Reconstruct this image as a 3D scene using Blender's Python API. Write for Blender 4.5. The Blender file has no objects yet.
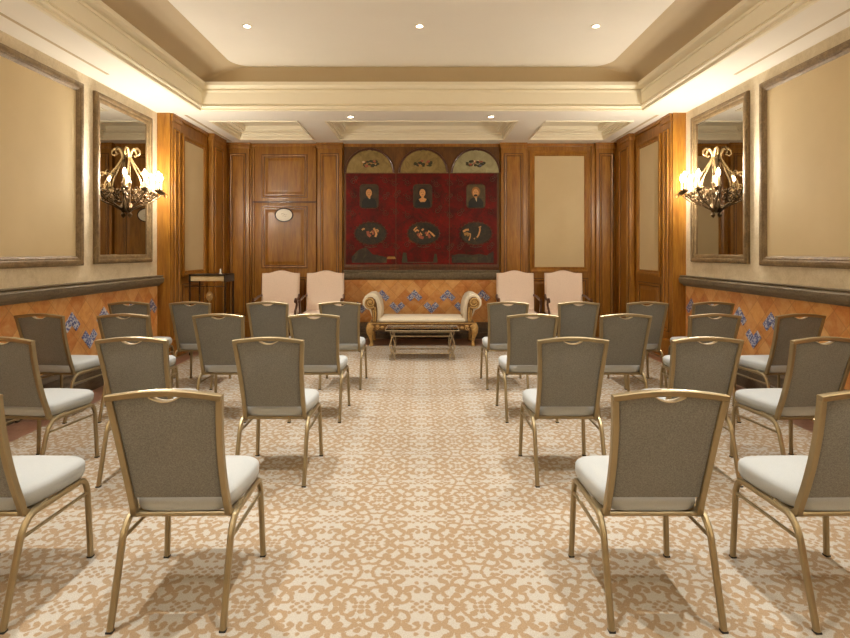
import bpy, bmesh, math, random
from mathutils import Vector, Matrix
random.seed(7)
PI = math.pi
SC = bpy.context.scene
COL = SC.collection

# ------------------------------------------------------------------ materials
def srgb(r, g, b):
    f = lambda c: (c/255/12.92) if c/255 <= 0.04045 else ((c/255+0.055)/1.055)**2.4
    return (f(r), f(g), f(b), 1.0)

class NT:
    def __init__(s, name):
        s.m = bpy.data.materials.new(name); s.m.use_nodes = True
        s.t = s.m.node_tree; s.n = s.t.nodes; s.l = s.t.links
        s.b = s.n['Principled BSDF']
    def node(s, typ, **kw):
        n = s.n.new(typ)
        for k, v in kw.items(): setattr(n, k, v)
        return n
    def link(s, a, b): s.l.new(a, b)
    def put(s, inp, v):
        if hasattr(v, 'is_linked') or isinstance(v, bpy.types.NodeSocket): s.link(v, inp)
        else: inp.default_value = v
    def math(s, op, a, b=0.0, c=None, clamp=False):
        n = s.node('ShaderNodeMath', operation=op); n.use_clamp = clamp
        s.put(n.inputs[0], a); s.put(n.inputs[1], b)
        if c is not None: s.put(n.inputs[2], c)
        return n.outputs[0]
    def vmath(s, op, a, b=(0, 0, 0)):
        n = s.node('ShaderNodeVectorMath', operation=op)
        s.put(n.inputs[0], a); s.put(n.inputs[1], b)
        return n.outputs['Value'] if op in ('DISTANCE', 'LENGTH', 'DOT_PRODUCT') else n.outputs[0]
    def coords(s, scale=(1, 1, 1), rot=(0, 0, 0)):
        tc = s.node('ShaderNodeTexCoord'); mp = s.node('ShaderNodeMapping')
        s.link(tc.outputs['Object'], mp.inputs[0])
        mp.inputs['Scale'].default_value = scale; mp.inputs['Rotation'].default_value = rot
        return mp.outputs[0]
    def noise(s, vec, scale=5, detail=4, rough=0.55, dist=0.0):
        n = s.node('ShaderNodeTexNoise')
        s.link(vec, n.inputs['Vector']); n.inputs['Scale'].default_value = scale
        n.inputs['Detail'].default_value = detail; n.inputs['Roughness'].default_value = rough
        n.inputs['Distortion'].default_value = dist
        return n.outputs['Fac']
    def ramp(s, fac, stops, interp='LINEAR'):
        n = s.node('ShaderNodeValToRGB'); n.color_ramp.interpolation = interp
        el = n.color_ramp.elements
        while len(el) < len(stops): el.new(0.5)
        for e, (p, c) in zip(el, stops): e.position = p; e.color = c
        s.link(fac, n.inputs[0]); return n.outputs[0]
    def mix(s, fac, a, b, mode='MIX'):
        n = s.node('ShaderNodeMix', data_type='RGBA', blend_type=mode)
        s.put(n.inputs[0], fac); s.put(n.inputs[6], a); s.put(n.inputs[7], b)
        return n.outputs[2]
    def bump(s, h, strength=0.3, dist=0.01):
        n = s.node('ShaderNodeBump'); n.inputs['Strength'].default_value = strength
        n.inputs['Distance'].default_value = dist
        s.link(h, n.inputs['Height']); s.link(n.outputs[0], s.b.inputs['Normal'])
    def set(s, **kw):
        for k, v in kw.items(): s.put(s.b.inputs[k.replace('_', ' ')], v)
        return s.m

M = {}
def plain(name, c, rough=0.5, metal=0.0, var=0.12, scale=20, bump=0.0, spec=0.5, coat=0.0):
    t = NT(name); v = t.coords(); n = t.noise(v, scale, 4)
    lo = tuple(x*(1-var) for x in c[:3])+(1,); hi = tuple(min(1, x*(1+var)) for x in c[:3])+(1,)
    t.set(Base_Color=t.ramp(n, [(0.3, lo), (0.7, hi)]), Roughness=rough, Metallic=metal, Specular_IOR_Level=spec, Coat_Weight=coat, Coat_Roughness=0.2)
    if bump: t.bump(n, bump, 0.004)
    M[name] = t.m; return t.m

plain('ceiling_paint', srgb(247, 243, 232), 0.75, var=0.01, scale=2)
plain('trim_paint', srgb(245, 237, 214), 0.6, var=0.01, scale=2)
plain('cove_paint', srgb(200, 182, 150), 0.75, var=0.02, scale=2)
plain('chair_metal', srgb(158, 142, 110), 0.36, 0.8, var=0.05)
plain('black_rubber', srgb(22, 20, 18), 0.6)
plain('dark_iron', srgb(46, 36, 26), 0.42, 0.6)
plain('bronze_iron', srgb(96, 76, 50), 0.4, 0.75, var=0.35, scale=40)
plain('pale_gilt', srgb(178, 150, 104), 0.4, 0.6, var=0.25, scale=40)
plain('candle', srgb(228, 205, 150), 0.5, var=0.05)
plain('mirror_edge', srgb(150, 132, 96), 0.5, var=0.1)
plain('lit_pad_edge', srgb(214, 198, 166), 0.5, var=0.03)
plain('table_iron', srgb(178, 160, 130), 0.42, 0.5, var=0.3, scale=30)
plain('white_enamel', srgb(238, 232, 214), 0.35, var=0.04, scale=60)
plain('linen_top', srgb(205, 182, 140), 0.8, var=0.12, scale=30)
plain('brass', srgb(178, 140, 74), 0.35, 0.7, var=0.25, scale=80)
plain('white_plastic', srgb(235, 230, 220), 0.4, var=0.02)

def fabric(name, c, var=0.13, scale=330, sheen=0.1, bump=0.25, rough=0.9):
    t = NT(name); v = t.coords()
    n = t.noise(v, scale, 3, 0.7); n2 = t.noise(v, 6, 3)
    lo = tuple(x*(1-var) for x in c[:3])+(1,); hi = tuple(min(1, x*(1+var)) for x in c[:3])+(1,)
    base = t.ramp(n, [(0.35, lo), (0.65, hi)])
    base = t.mix(0.12, base, t.ramp(n2, [(0.3, lo), (0.7, hi)]))
    t.set(Base_Color=base, Roughness=rough, Sheen_Weight=sheen, Specular_IOR_Level=0.2)
    t.bump(n, bump, 0.002)
    M[name] = t.m; return t.m
fabric('chair_back_fabric_shaded', srgb(124, 123, 118), 0.30, 200)
fabric('chair_seat_fabric_lit', srgb(172, 174, 172), 0.07, 330)  # lighter than the back fabric to paint in the light from above
fabric('pink_fabric', srgb(240, 220, 204), 0.04, 60)
fabric('sofa_fabric', srgb(234, 222, 198), 0.07, 90)

def wood(name, dark, mid, light, rough=0.32, coat=0.35, sc=(9, 9, 0.9)):
    t = NT(name); v = t.coords(sc)
    n = t.noise(v, 2.2, 6, 0.62, 0.6)
    n2 = t.noise(t.coords((40, 40, 2.0)), 3, 3, 0.6)
    n3 = t.noise(t.coords((1.6, 1.6, 0.7)), 1.3, 3, 0.5, 0.8)
    c = t.ramp(n, [(0.25, dark), (0.48, mid), (0.75, light)])
    c = t.mix(0.30, c, t.ramp(n2, [(0.35, dark), (0.65, light)]), 'MIX')
    c = t.mix(0.55, c, t.ramp(n3, [(0.3, (0.55, 0.52, 0.47, 1)), (0.7, (1.15, 1.1, 1.05, 1))]), 'MULTIPLY')
    t.set(Base_Color=c, Roughness=rough, Coat_Weight=coat, Coat_Roughness=0.22)
    t.bump(n2, 0.08, 0.003)
    M[name] = t.m; return t.m
wood('oak', srgb(118, 70, 16), srgb(154, 101, 30), srgb(190, 138, 54), rough=0.38, coat=0.18)
wood('oak_groove', srgb(58, 30, 8), srgb(84, 46, 14), srgb(110, 64, 22))
wood('dark_wood', srgb(58, 30, 14), srgb(84, 46, 22), srgb(112, 66, 34), coat=0.3)
wood('old_panel_wood', srgb(66, 40, 14), srgb(104, 66, 24), srgb(132, 88, 36), rough=0.55, coat=0.1, sc=(5, 5, 2))

def weathered(name, a, b, c, sc=(3, 3, 3), rough=0.6):
    t = NT(name); n = t.noise(t.coords(sc), 4, 7, 0.7, 0.8); n2 = t.noise(t.coords(), 55, 3)
    col = t.ramp(n, [(0.3, a), (0.5, b), (0.72, c)])
    col = t.mix(0.3, col, t.ramp(n2, [(0.3, a), (0.7, c)]))
    t.set(Base_Color=col, Roughness=rough); t.bump(n2, 0.25, 0.003)
    M[name] = t.m; return t.m
weathered('frame_wood', srgb(92, 72, 46), srgb(124, 102, 70), srgb(160, 136, 98), (8, 2, 2))
weathered('stone_rail', srgb(90, 80, 64), srgb(118, 106, 86), srgb(148, 134, 110), (6, 1.2, 6))
weathered('stone_base', srgb(62, 52, 40), srgb(92, 78, 60), srgb(118, 102, 80), (5, 1.2, 5))
weathered('wall_plaster', srgb(206, 190, 158), srgb(226, 212, 184), srgb(240, 228, 204), (1.5, 1.5, 1.5), 0.8)
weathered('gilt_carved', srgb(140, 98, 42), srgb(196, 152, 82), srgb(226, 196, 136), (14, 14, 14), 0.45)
weathered('gilt_dark', srgb(70, 44, 18), srgb(112, 76, 34), srgb(150, 110, 56), (14, 14, 14), 0.5)  # darker gilt ground behind the carving
weathered('marble', srgb(104, 70, 54), srgb(136, 98, 78), srgb(164, 128, 104), (1.2, 1.2, 1.2), 0.3)

def panel_cloth():
    t = NT('panel_cloth'); n = t.noise(t.coords(), 1.2, 4); n2 = t.noise(t.coords((1, 60, 60)), 8, 2)
    c = t.ramp(n, [(0.3, srgb(206, 186, 146)), (0.7, srgb(216, 197, 158))])
    c = t.mix(0.12, c, t.ramp(n2, [(0.3, srgb(196, 168, 120)), (0.7, srgb(226, 202, 158))]))
    M['panel_cloth'] = t.set(Base_Color=c, Roughness=0.85)
panel_cloth()
t = NT('mirror_glass'); M['mirror_glass'] = t.set(Base_Color=(0.42, 0.40, 0.36, 1), Metallic=1.0, Roughness=0.015)
t = NT('glass'); M['glass'] = t.set(Base_Color=(0.93, 0.96, 0.94, 1), Roughness=0.02, Transmission_Weight=1.0, IOR=1.04)
def emit(name, col, s):
    t = NT(name); M[name] = t.set(Base_Color=(1, 1, 1, 1), Emission_Color=col, Emission_Strength=s)
emit('bulb_glow', (1.0, 0.90, 0.75, 1), 850)
emit('downlight_glow', (1.0, 0.88, 0.68, 1), 40)

# terracotta tiles set on the diagonal; axes (a,b) = plane axes in world coords
def tiles(name, axis):
    t = NT(name)
    tc = t.node('ShaderNodeTexCoord'); sp = t.node('ShaderNodeSeparateXYZ'); t.link(tc.outputs['Object'], sp.inputs[0])
    a = sp.outputs[axis]; z = sp.outputs[2]
    P = 0.27
    u = t.math('DIVIDE', t.math('ADD', a, z), P); w = t.math('DIVIDE', t.math('SUBTRACT', a, z), P)
    fu = t.math('FLOOR', u); fw = t.math('FLOOR', w)
    cb = t.node('ShaderNodeCombineXYZ'); t.link(fu, cb.inputs[0]); t.link(fw, cb.inputs[1])
    wn = t.node('ShaderNodeTexWhiteNoise', noise_dimensions='2D'); t.link(cb.outputs[0], wn.inputs['Vector'])
    c = t.ramp(wn.outputs['Value'], [(0.0, srgb(190, 108, 50)), (0.3, srgb(232, 176, 104)), (0.5, srgb(204, 126, 62)), (0.75, srgb(240, 198, 134)), (1.0, srgb(180, 96, 46))])
    n = t.noise(t.coords(), 9, 5, 0.7, 0.5)
    c = t.mix(0.5, c, t.ramp(n, [(0.3, srgb(196, 116, 56)), (0.5, srgb(226, 164, 94)), (0.72, srgb(242, 204, 146))]))
    def gr(x):
        f = t.math('FRACT', x); return t.math('MINIMUM', f, t.math('SUBTRACT', 1.0, f))
    g = t.math('LESS_THAN', t.math('MINIMUM', gr(u), gr(w)), 0.022)
    c = t.mix(t.math('MULTIPLY', g, 0.30), c, srgb(150, 92, 48))
    t.set(Base_Color=c, Roughness=0.38)
    t.bump(n, 0.15, 0.004)
    M[name] = t.m
tiles('tiles_x', 0); tiles('tiles_y', 1)
def blue_tile():
    t = NT('blue_tile'); v = t.coords()
    vo = t.node('ShaderNodeTexVoronoi'); t.link(v, vo.inputs['Vector']); vo.inputs['Scale'].default_value = 48
    c = t.ramp(vo.outputs['Distance'], [(0.0, srgb(66, 80, 140)), (0.50, srgb(112, 124, 178)), (0.64, srgb(200, 204, 218)), (1, srgb(222, 218, 214))])
    M['blue_tile'] = t.set(Base_Color=c, Roughness=0.3)
blue_tile()

def carpet():
    t = NT('carpet'); P = 0.49
    tc = t.node('ShaderNodeTexCoord'); nz = t.node('ShaderNodeTexNoise'); t.link(tc.outputs['Object'], nz.inputs['Vector'])
    nz.inputs['Scale'].default_value = 38; nz.inputs['Detail'].default_value = 2
    off = t.vmath('SCALE', t.vmath('SUBTRACT', nz.outputs['Color'], (0.5, 0.5, 0.5))); off.node.inputs['Scale'].default_value = 0.020
    v = t.vmath('ADD', tc.outputs['Object'], off)
    sp = t.node('ShaderNodeSeparateXYZ'); t.link(v, sp.inputs[0])
    def fold(x, o):
        f = t.math('FRACT', t.math('DIVIDE', t.math('ADD', x, o), P))
        return t.math('MULTIPLY', t.math('ABSOLUTE', t.math('SUBTRACT', f, 0.5)), P)
    # p=0,q=0 is the medallion centre; P/2=.245 cell edge
    p = fold(sp.outputs[0], 0.245+0.245); q = fold(sp.outputs[1], -2.235+P*20+P/2)
    cb = t.node('ShaderNodeCombineXYZ'); t.link(p, cb.inputs[0]); t.link(q, cb.inputs[1]); pq = cb.outputs[0]
    best = None
    def arc(cx, cy, r, w, cut=None):
        nonlocal best
        d = t.vmath('DISTANCE', pq, (cx, cy, 0))
        if r: d = t.math('ABSOLUTE', t.math('SUBTRACT', d, r))
        val = t.math('SUBTRACT', w, d)
        if cut:   # keep the side where n.p > c
            nx, ny, c = cut
            val = t.math('MINIMUM', val, t.math('SUBTRACT', t.vmath('DOT_PRODUCT', pq, (nx, ny, 0)), c))
        best = val if best is None else t.math('MAXIMUM', best, val)
    H = P/2
    def scroll(cx, cy, r, ang, w=0.0075, dot=0.55, flip=1):
        # an open C with a thick bud at one end
        a = math.radians(ang); nx, ny = math.cos(a), math.sin(a)
        arc(cx, cy, r, w, (nx, ny, cx*nx+cy*ny-r*0.15))
        b = a+flip*math.radians(112); arc(cx+r*.75*math.cos(b), cy+r*.75*math.sin(b), 0, r*dot*.8)
    arc(0, 0, 0, 0.012); arc(0.026, 0.0, 0, 0.011); arc(0, 0.028, 0, 0.011); arc(0.024, 0.024, 0, 0.009)
    scroll(0.050, 0.020, 0.030, 20); scroll(0.022, 0.058, 0.028, 75, flip=-1)
    scroll(0.085, 0.045, 0.034, -35, .008); scroll(0.052, 0.098, 0.034, 130, .008, flip=-1)
    scroll(0.110, 0.100, 0.044, 45, .009); scroll(0.120, 0.015, 0.024, 80)
    arc(0.095, 0.080, 0, 0.014); arc(0.078, 0.0, 0, 0.010); arc(0.012, 0.110, 0, 0.012)
    scroll(0.020, 0.150, 0.032, 100, .008); arc(0.0, 0.138, 0, 0.010)
    scroll(0.075, 0.165, 0.036, 60, .008, flip=-1); arc(0.062, 0.140, 0, 0.011)
    scroll(0.160, 0.060, 0.034, -20, .008, flip=-1); arc(0.140, 0.045, 0, 0.011)
    scroll(0.170, 0.145, 0.040, 200, .009); arc(0.150, 0.120, 0, 0.012); scroll(0.135, 0.190, 0.030, 20, .008)
    scroll(0.205, 0.110, 0.028, 90, .0075, flip=-1); arc(0.190, 0.085, 0, 0.010)
    arc(0.0, H, 0, 0.013); arc(0.026, H-.006, 0, 0.009); scroll(0.055, 0.222, 0.024, -100, .007)
    arc(H, 0, 0, 0.010); arc(H-0.022, 0.020, 0, 0.010); arc(H-0.034, 0, 0, 0.008); arc(H, 0.034, 0, 0.009); arc(H-0.040, 0.034, 0, 0.008)
    arc(H, H, 0, 0.010); arc(H-0.022, H-0.022, 0, 0.010); arc(H-0.036, H, 0, 0.009); arc(H, H-0.036, 0, 0.009); arc(H-0.042, H-0.038, 0, 0.009)
    arc(0.180, 0.215, 0, 0.010); arc(0.095, 0.225, 0, 0.011); arc(0.225, 0.160, 0, 0.010); arc(0.115, H, 0, 0.008)
    m = t.math('MULTIPLY_ADD', best, 260.0, 0.85, clamp=True)
    n = t.noise(tc.outputs['Object'], 260, 3, 0.7); n2 = t.noise(tc.outputs['Object'], 2.0, 3)
    bg = t.ramp(n, [(0.3, srgb(146, 138, 126)), (0.7, srgb(188, 180, 166))])
    fg = t.ramp(n, [(0.3, srgb(130, 108, 83)), (0.7, srgb(164, 140, 110))])
    c = t.mix(m, bg, fg)
    t.set(Base_Color=c, Roughness=0.95, Specular_IOR_Level=0.1, Sheen_Weight=0.1)
    t.bump(n, 0.4, 0.003)
    M['carpet'] = t.m
carpet()

def red_paint():
    t = NT('red_paint'); n = t.noise(t.coords((1, 1, 1)), 3.2, 8, 0.7, 0.5); n2 = t.noise(t.coords((1, 1, 1)), 17, 6, 0.75, 1.5)
    c = t.ramp(n, [(0.3, srgb(52, 12, 8)), (0.5, srgb(98, 14, 10)), (0.7, srgb(132, 20, 14))])
    c = t.mix(t.ramp(n2, [(0.53, (0, 0, 0, 1)), (0.64, (1, 1, 1, 1))]), c, srgb(52, 30, 16))
    M['red_paint'] = t.set(Base_Color=c, Roughness=0.6, Specular_IOR_Level=0.25)
red_paint()
def blotch(name, cols, scale, rough=0.5):
    t = NT(name); n = t.noise(t.coords(), scale, 6, 0.7, 1.0)
    k = len(cols); M[name] = t.set(Base_Color=t.ramp(n, [(0.3+0.4*i/(k-1), c) for i, c in enumerate(cols)]), Roughness=rough)
blotch('lunette_green', [srgb(112, 94, 50), srgb(142, 120, 68), srgb(164, 142, 88)], 5)
blotch('lunette_grey', [srgb(130, 122, 86), srgb(158, 150, 112), srgb(176, 168, 128)], 5)
blotch('vignette_dark', [srgb(16, 12, 8), srgb(34, 26, 13), srgb(70, 52, 24)], 18)
blotch('landscape_dark', [srgb(34, 18, 12), srgb(48, 38, 24), srgb(84, 72, 44)], 9)
blotch('portrait_ground', [srgb(40, 28, 16), srgb(58, 42, 24), srgb(74, 54, 30)], 9)
blotch('portrait_olive', [srgb(62, 52, 28), srgb(82, 66, 36), srgb(98, 80, 44)], 9)
blotch('garland', [srgb(36, 20, 10), srgb(74, 46, 22), srgb(112, 78, 38)], 60)
for nm, c in (('flesh_paint', (206, 150, 92)), ('pale_paint', (216, 190, 150)), ('black_paint', (18, 18, 16)), ('hair_paint', (40, 22, 12)),
              ('rose_paint', (160, 84, 60)), ('blue_paint', (84, 84, 100)), ('ochre_paint', (160, 120, 58)), ('leaf_paint', (52, 50, 26)), ('orange_hair_paint', (150, 96, 44))):
    plain(nm, srgb(*c), 0.5, var=0.2, scale=60)

# ------------------------------------------------------------------ mesh helpers
class MB:
    def __init__(s): s.bm = bmesh.new()
    def face(s, pts, smooth=False):
        vs = [s.bm.verts.new(p) for p in pts]
        f = s.bm.faces.new(vs); f.smooth = smooth; return f
    def box(s, a, b, bev=0.0):
        x0, y0, z0 = [min(a[i], b[i]) for i in range(3)]; x1, y1, z1 = [max(a[i], b[i]) for i in range(3)]
        v = [s.bm.verts.new(p) for p in ((x0,y0,z0),(x1,y0,z0),(x1,y1,z0),(x0,y1,z0),(x0,y0,z1),(x1,y0,z1),(x1,y1,z1),(x0,y1,z1))]
        fs = [s.bm.faces.new([v[i] for i in q]) for q in ((0,3,2,1),(4,5,6,7),(0,1,5,4),(1,2,6,5),(2,3,7,6),(3,0,4,7))]
        if bev > 0:
            ed = list({e for f in fs for e in f.edges})
            r = bmesh.ops.bevel(s.bm, geom=ed, offset=bev, segments=3, affect='EDGES', profile=0.6)
            for f in r['faces']: f.smooth = True
        return s
    def loft(s, rings, closed=True, cap0=False, cap1=False, smooth=True, wrap=False):
        R = [[s.bm.verts.new(p) for p in r] for r in rings]
        n = len(R[0]); m = len(R)
        for i in range(m if wrap else m-1):
            A, B = R[i], R[(i+1) % m]
            for j in range(n if closed else n-1):
                k = (j+1) % n
                f = s.bm.faces.new((A[j], A[k], B[k], B[j])); f.smooth = smooth
        if cap0: s.bm.faces.new(list(reversed(R[0])))
        if cap1: s.bm.faces.new(R[-1])
        return s
    def tube(s, pts, r, n=8, up=None, flat=None, closed=False, cap=True, taper=None):
        """r: radius; flat=(w,h,chamfer) makes a rounded rectangular section."""
        P = [Vector(p) for p in pts]; m = len(P); rings = []
        prev = None
        for i, p in enumerate(P):
            if closed: tan = (P[(i+1) % m]-P[i-1]).normalized()
            elif i == 0: tan = (P[1]-P[0]).normalized()
            elif i == m-1: tan = (P[-1]-P[-2]).normalized()
            else:
                a = (P[i]-P[i-1]).normalized(); b = (P[i+1]-P[i]).normalized(); tan = (a+b).normalized()
            if up is not None: u = Vector(up) - tan*Vector(up).dot(tan)
            elif prev is None:
                ref = Vector((0, 0, 1)) if abs(tan.z) < 0.9 else Vector((1, 0, 0)); u = ref - tan*ref.dot(tan)
            else: u = prev - tan*prev.dot(tan)
            u.normalize(); prev = u; w = tan.cross(u).normalized()
            k = 1.0
            if 0 < i < m-1 and not closed:
                c = max(0.4, a.dot(tan)); k = 1.0/c
            rr = taper[i] if taper else 1.0
            if flat:
                fw, fh, c = flat; hw, hh = fw/2*rr, fh/2*rr
                sec = [(hw-c,-hh),(hw,-hh+c),(hw,hh-c),(hw-c,hh),(-hw+c,hh),(-hw,hh-c),(-hw,-hh+c),(-hw+c,-hh)]
            else: sec = [(r*rr*math.cos(2*PI*j/n), r*rr*math.sin(2*PI*j/n)) for j in range(n)]
            rings.append([p + w*x + u*y for x, y in sec])
        s.loft(rings, True, cap and not closed, cap and not closed, smooth=True, wrap=closed)
        return s
    def lathe(s, prof, c=(0, 0, 0), n=20, axis='z'):
        rings = []
        for r, z in prof:
            ring = []
            for j in range(n):
                a = 2*PI*j/n; x, y = max(r, 1e-4)*math.cos(a), max(r, 1e-4)*math.sin(a)
                q = (x, y, z) if axis == 'z' else ((x, z, y) if axis == 'y' else (z, x, y))
                ring.append((c[0]+q[0], c[1]+q[1], c[2]+q[2]))
            rings.append(ring)
        return s.loft(rings, True, True, True)
    def prism(s, poly, f, h0, h1, bev=0.0, smooth_side=True):
        """poly: list of 2-D points; f(a,b,h)->xyz"""
        A = [s.bm.verts.new(f(a, b, h0)) for a, b in poly]; B = [s.bm.verts.new(f(a, b, h1)) for a, b in poly]
        n = len(poly); fs = [s.bm.faces.new(list(reversed(A))), s.bm.faces.new(B)]
        for j in range(n):
            q = s.bm.faces.new((A[j], A[(j+1) % n], B[(j+1) % n], B[j])); q.smooth = smooth_side; fs.append(q)
        if bev:
            ed = [e for e in fs[0].edges] + [e for e in fs[1].edges]
            r = bmesh.ops.bevel(s.bm, geom=ed, offset=bev, segments=3, affect='EDGES')
            for g in r['faces']: g.smooth = True
        return s
    def ball(s, c, rx, ry, rz, u=12, v=8):
        prof = [(math.sin(PI*i/v), -math.cos(PI*i/v)) for i in range(v+1)]
        rings = [[(c[0]+rx*max(r, 1e-3)*math.cos(2*PI*j/u), c[1]+ry*max(r, 1e-3)*math.sin(2*PI*j/u), c[2]+rz*z) for j in range(u)] for r, z in prof]
        return s.loft(rings, True, True, True)
    def build(s, name, mat, parent=None, sharp=True):
        bmesh.ops.recalc_face_normals(s.bm, faces=s.bm.faces[:])
        me = bpy.data.meshes.new(name); s.bm.to_mesh(me); s.bm.free()
        if isinstance(mat, str): mat = M[mat]
        me.materials.append(mat)
        if sharp:
            try: me.set_sharp_from_angle(angle=math.radians(38))
            except Exception: pass
        o = bpy.data.objects.new(name, me); COL.objects.link(o)
        if parent: o.parent = parent
        return o

def thing(name, label, cat, loc=(0, 0, 0), rz=0, group=None):
    o = bpy.data.objects.new(name, None); COL.objects.link(o)
    o.location = loc; o.rotation_euler = (0, 0, rz); o.empty_display_size = 0.1
    return tag(o, label, cat, group)
def tag(o, label, cat, group=None):
    o['label'] = label; o['category'] = cat
    if group: o['group'] = group
    return o
def struct(o):
    o['kind'] = 'structure'; return o
def keep_local(parent, *objs):
    """meshes were modelled in world coordinates: make them relative to their thing"""
    inv = (Matrix.Translation(parent.location) @ parent.rotation_euler.to_matrix().to_4x4()).inverted()
    for o in objs: o.data.transform(inv)
def fillet(pts, r, n=6):
    P = [Vector(p) for p in pts]; out = [P[0]]
    for i in range(1, len(P)-1):
        a, b, c = P[i-1], P[i], P[i+1]
        rr = r[i-1] if isinstance(r, (list, tuple)) else r
        d1 = (a-b).normalized(); d2 = (c-b).normalized()
        l = min(rr, (a-b).length*0.49, (c-b).length*0.49)
        s0, s1 = b+d1*l, b+d2*l
        for k in range(n+1):
            t_ = k/n; out.append(s0*(1-t_)**2 + b*2*t_*(1-t_) + s1*t_**2)
    out.append(P[-1]); return out
def spiral(c, r0, r1, a0, a1, n, f):
    return [f(c[0]+(r0+(r1-r0)*i/n)*math.cos(a0+(a1-a0)*i/n), c[1]+(r0+(r1-r0)*i/n)*math.sin(a0+(a1-a0)*i/n)) for i in range(n+1)]

class Plane:
    def __init__(s, o, u, v, n): s.o, s.u, s.v, s.n = map(Vector, (o, u, v, n))
    def __call__(s, a, b, h=0.0): return s.o + s.u*a + s.v*b + s.n*h
def pbox(mb, P, a0, a1, b0, b1, h0, h1, bev=0.0): return mb.box(P(a0, b0, h0), P(a1, b1, h1), bev)
def pframe(mb, P, a0, a1, b0, b1, prof, smooth=False):
    rings = [[P(a0+t, b0+t, h), P(a1-t, b0+t, h), P(a1-t, b1-t, h), P(a0+t, b1-t, h)] for t, h in prof]
    return mb.loft(rings, True, smooth=smooth)
def prun(mb, P, a0, a1, prof):
    """horizontal run along u; prof = (b,h) section, closed"""
    A = [P(a0, b, h) for b, h in prof]; B = [P(a1, b, h) for b, h in prof]
    return mb.loft([A, B], True, True, True, smooth=False)

# ------------------------------------------------------------------ dimensions
W = 3.55; WW = 3.375; YF = 9.50; YN = -3.0; ZC = 3.32; ZT = 3.90; YW = 7.38
PL = Plane((-W, 0, 0), (0, 1, 0), (0, 0, 1), (1, 0, 0))
PR = Plane((W, 0, 0), (0, 1, 0), (0, 0, 1), (-1, 0, 0))
PF = Plane((0, YF, 0), (1, 0, 0), (0, 0, 1), (0, -1, 0))
PWL = Plane((-WW, 0, 0), (0, 1, 0), (0, 0, 1), (1, 0, 0))
PWR = Plane((WW, 0, 0), (0, 1, 0), (0, 0, 1), (-1, 0, 0))
PC = Plane((0, 0, ZC), (1, 0, 0), (0, 1, 0), (0, 0, -1))

# ------------------------------------------------------------------ shell
mb = MB(); mb.box((-W-.2, YN-.2, -.1), (W+.2, YF+.2, 0)); struct(mb.build('floor', 'marble'))
mb = MB(); mb.box((-3.12, YN+.3, 0.0), (3.12, 8.48, .008))
cp = mb.build('carpet', 'carpet'); tag(cp, 'beige carpet with tan scroll and flower pattern covering the floor', 'carpet')
for nm, a, b, m in (('wall_left', (-W-.15, YN, 0), (-W, YF, 4.2), 'wall_plaster'), ('wall_right', (W, YN, 0), (W+.15, YF, 4.2), 'wall_plaster'),
                    ('wall_near', (-W-.15, YN-.15, 0), (W+.15, YN, 4.2), 'wall_plaster'), ('wall_far', (-W-.15, YF, 0), (W+.15, YF+.15, 4.2), 'oak')):
    mb = MB(); mb.box(a, b); struct(mb.build(nm, m))

# ceiling: soffit with the tray opening and three coffer openings
TX, TY0, TY1 = 2.91, -1.9, 7.24
COF = [(-3.01, -1.79, 7.86, 9.12), (-1.36, 1.36, 7.86, 9.12), (1.79, 3.01, 7.86, 9.12)]
mb = MB(); T = 0.55
def slab(x0, x1, y0, y1): mb.box((x0, y0, ZC), (x1, y1, ZC+0.02))
slab(-W, -TX, YN, TY1); slab(TX, W, YN, TY1); slab(-TX, TX, YN, TY0)
slab(-W, W, TY1, 7.86); slab(-W, W, 9.12, YF)
slab(-W, -3.01, 7.86, 9.12); slab(-1.79, -1.36, 7.86, 9.12); slab(1.36, 1.79, 7.86, 9.12); slab(3.01, W, 7.86, 9.12)
ceil = struct(mb.build('ceiling', 'ceiling_paint'))
# coffers
for i, (x0, x1, y0, y1) in enumerate(COF):
    mb = MB()
    pframe(mb, PC, x0, x1, y0, y1, [(-.02, .001), (-.02, 0.014), (.004, 0.014), (.004, -.03), (.03, -.034), (.03, -.07), (.045, -.074), (.045, -.10), (.11, -.105), (.11, -.125), (.13, -.13), (.13, -.19), (.16, -.20), (.32, -.205)])
    mb.face([PC(x0+.32, y0+.32, -.205), PC(x1-.32, y0+.32, -.205), PC(x1-.32, y1-.32, -.205), PC(x0+.32, y1-.32, -.205)])
    struct(mb.build('ceiling_coffer', 'trim_paint', ceil))
# cornice round the tray
mb = MB()
prof = [(-.03, 0), (-.03, .012), (.004, .014), (.010, 0), (.002, -.010), (.002, -.020), (.030, -.024), (.040, -.038), (.032, -.052), (.018, -.056), (.018, -.068), (.028, -.072),
        (.028, -.225), (.040, -.228), (.044, -.250), (.030, -.254), (.030, -.264), (.060, -.272), (.088, -.300), (.088, -.345), (.02, -.345), (-.06, -.345)]
pframe(mb, PC, -TX, TX, TY0, TY1, prof)
struct(mb.build('ceiling_cornice', 'trim_paint', ceil))
# cove and upper ceiling
def rrect(x0, x1, y0, y1, r, z, n=10):
    out = []
    for cx, cy, a0 in ((x1-r, y1-r, 0), (x0+r, y1-r, PI/2), (x0+r, y0+r, PI), (x1-r, y0+r, 3*PI/2)):
        for k in range(n+1):
            a = a0+PI/2*k/n; out.append((cx+r*math.cos(a), cy+r*math.sin(a), z))
    return out
zt0 = ZC+.345
rings = []
for k in range(9):
    t_ = k/8; s_ = math.sin(t_*PI/2*.75)/math.sin(PI/2*.75); c_ = 1-math.cos(t_*PI/2*.75); c_ /= 1-math.cos(PI/2*.75)
    dx = .03+.44*c_; x = TX+.03-dx; y1 = TY1+.03+.0*c_; r = .12+.16*c_
    rings.append(rrect(-x, x, TY0-.0+.35*c_, y1-.03+.04*c_, r, zt0+(ZT-zt0)*s_))
mb = MB(); mb.loft(rings, True, smooth=True); struct(mb.build('ceiling_cove', 'cove_paint', ceil))
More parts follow.
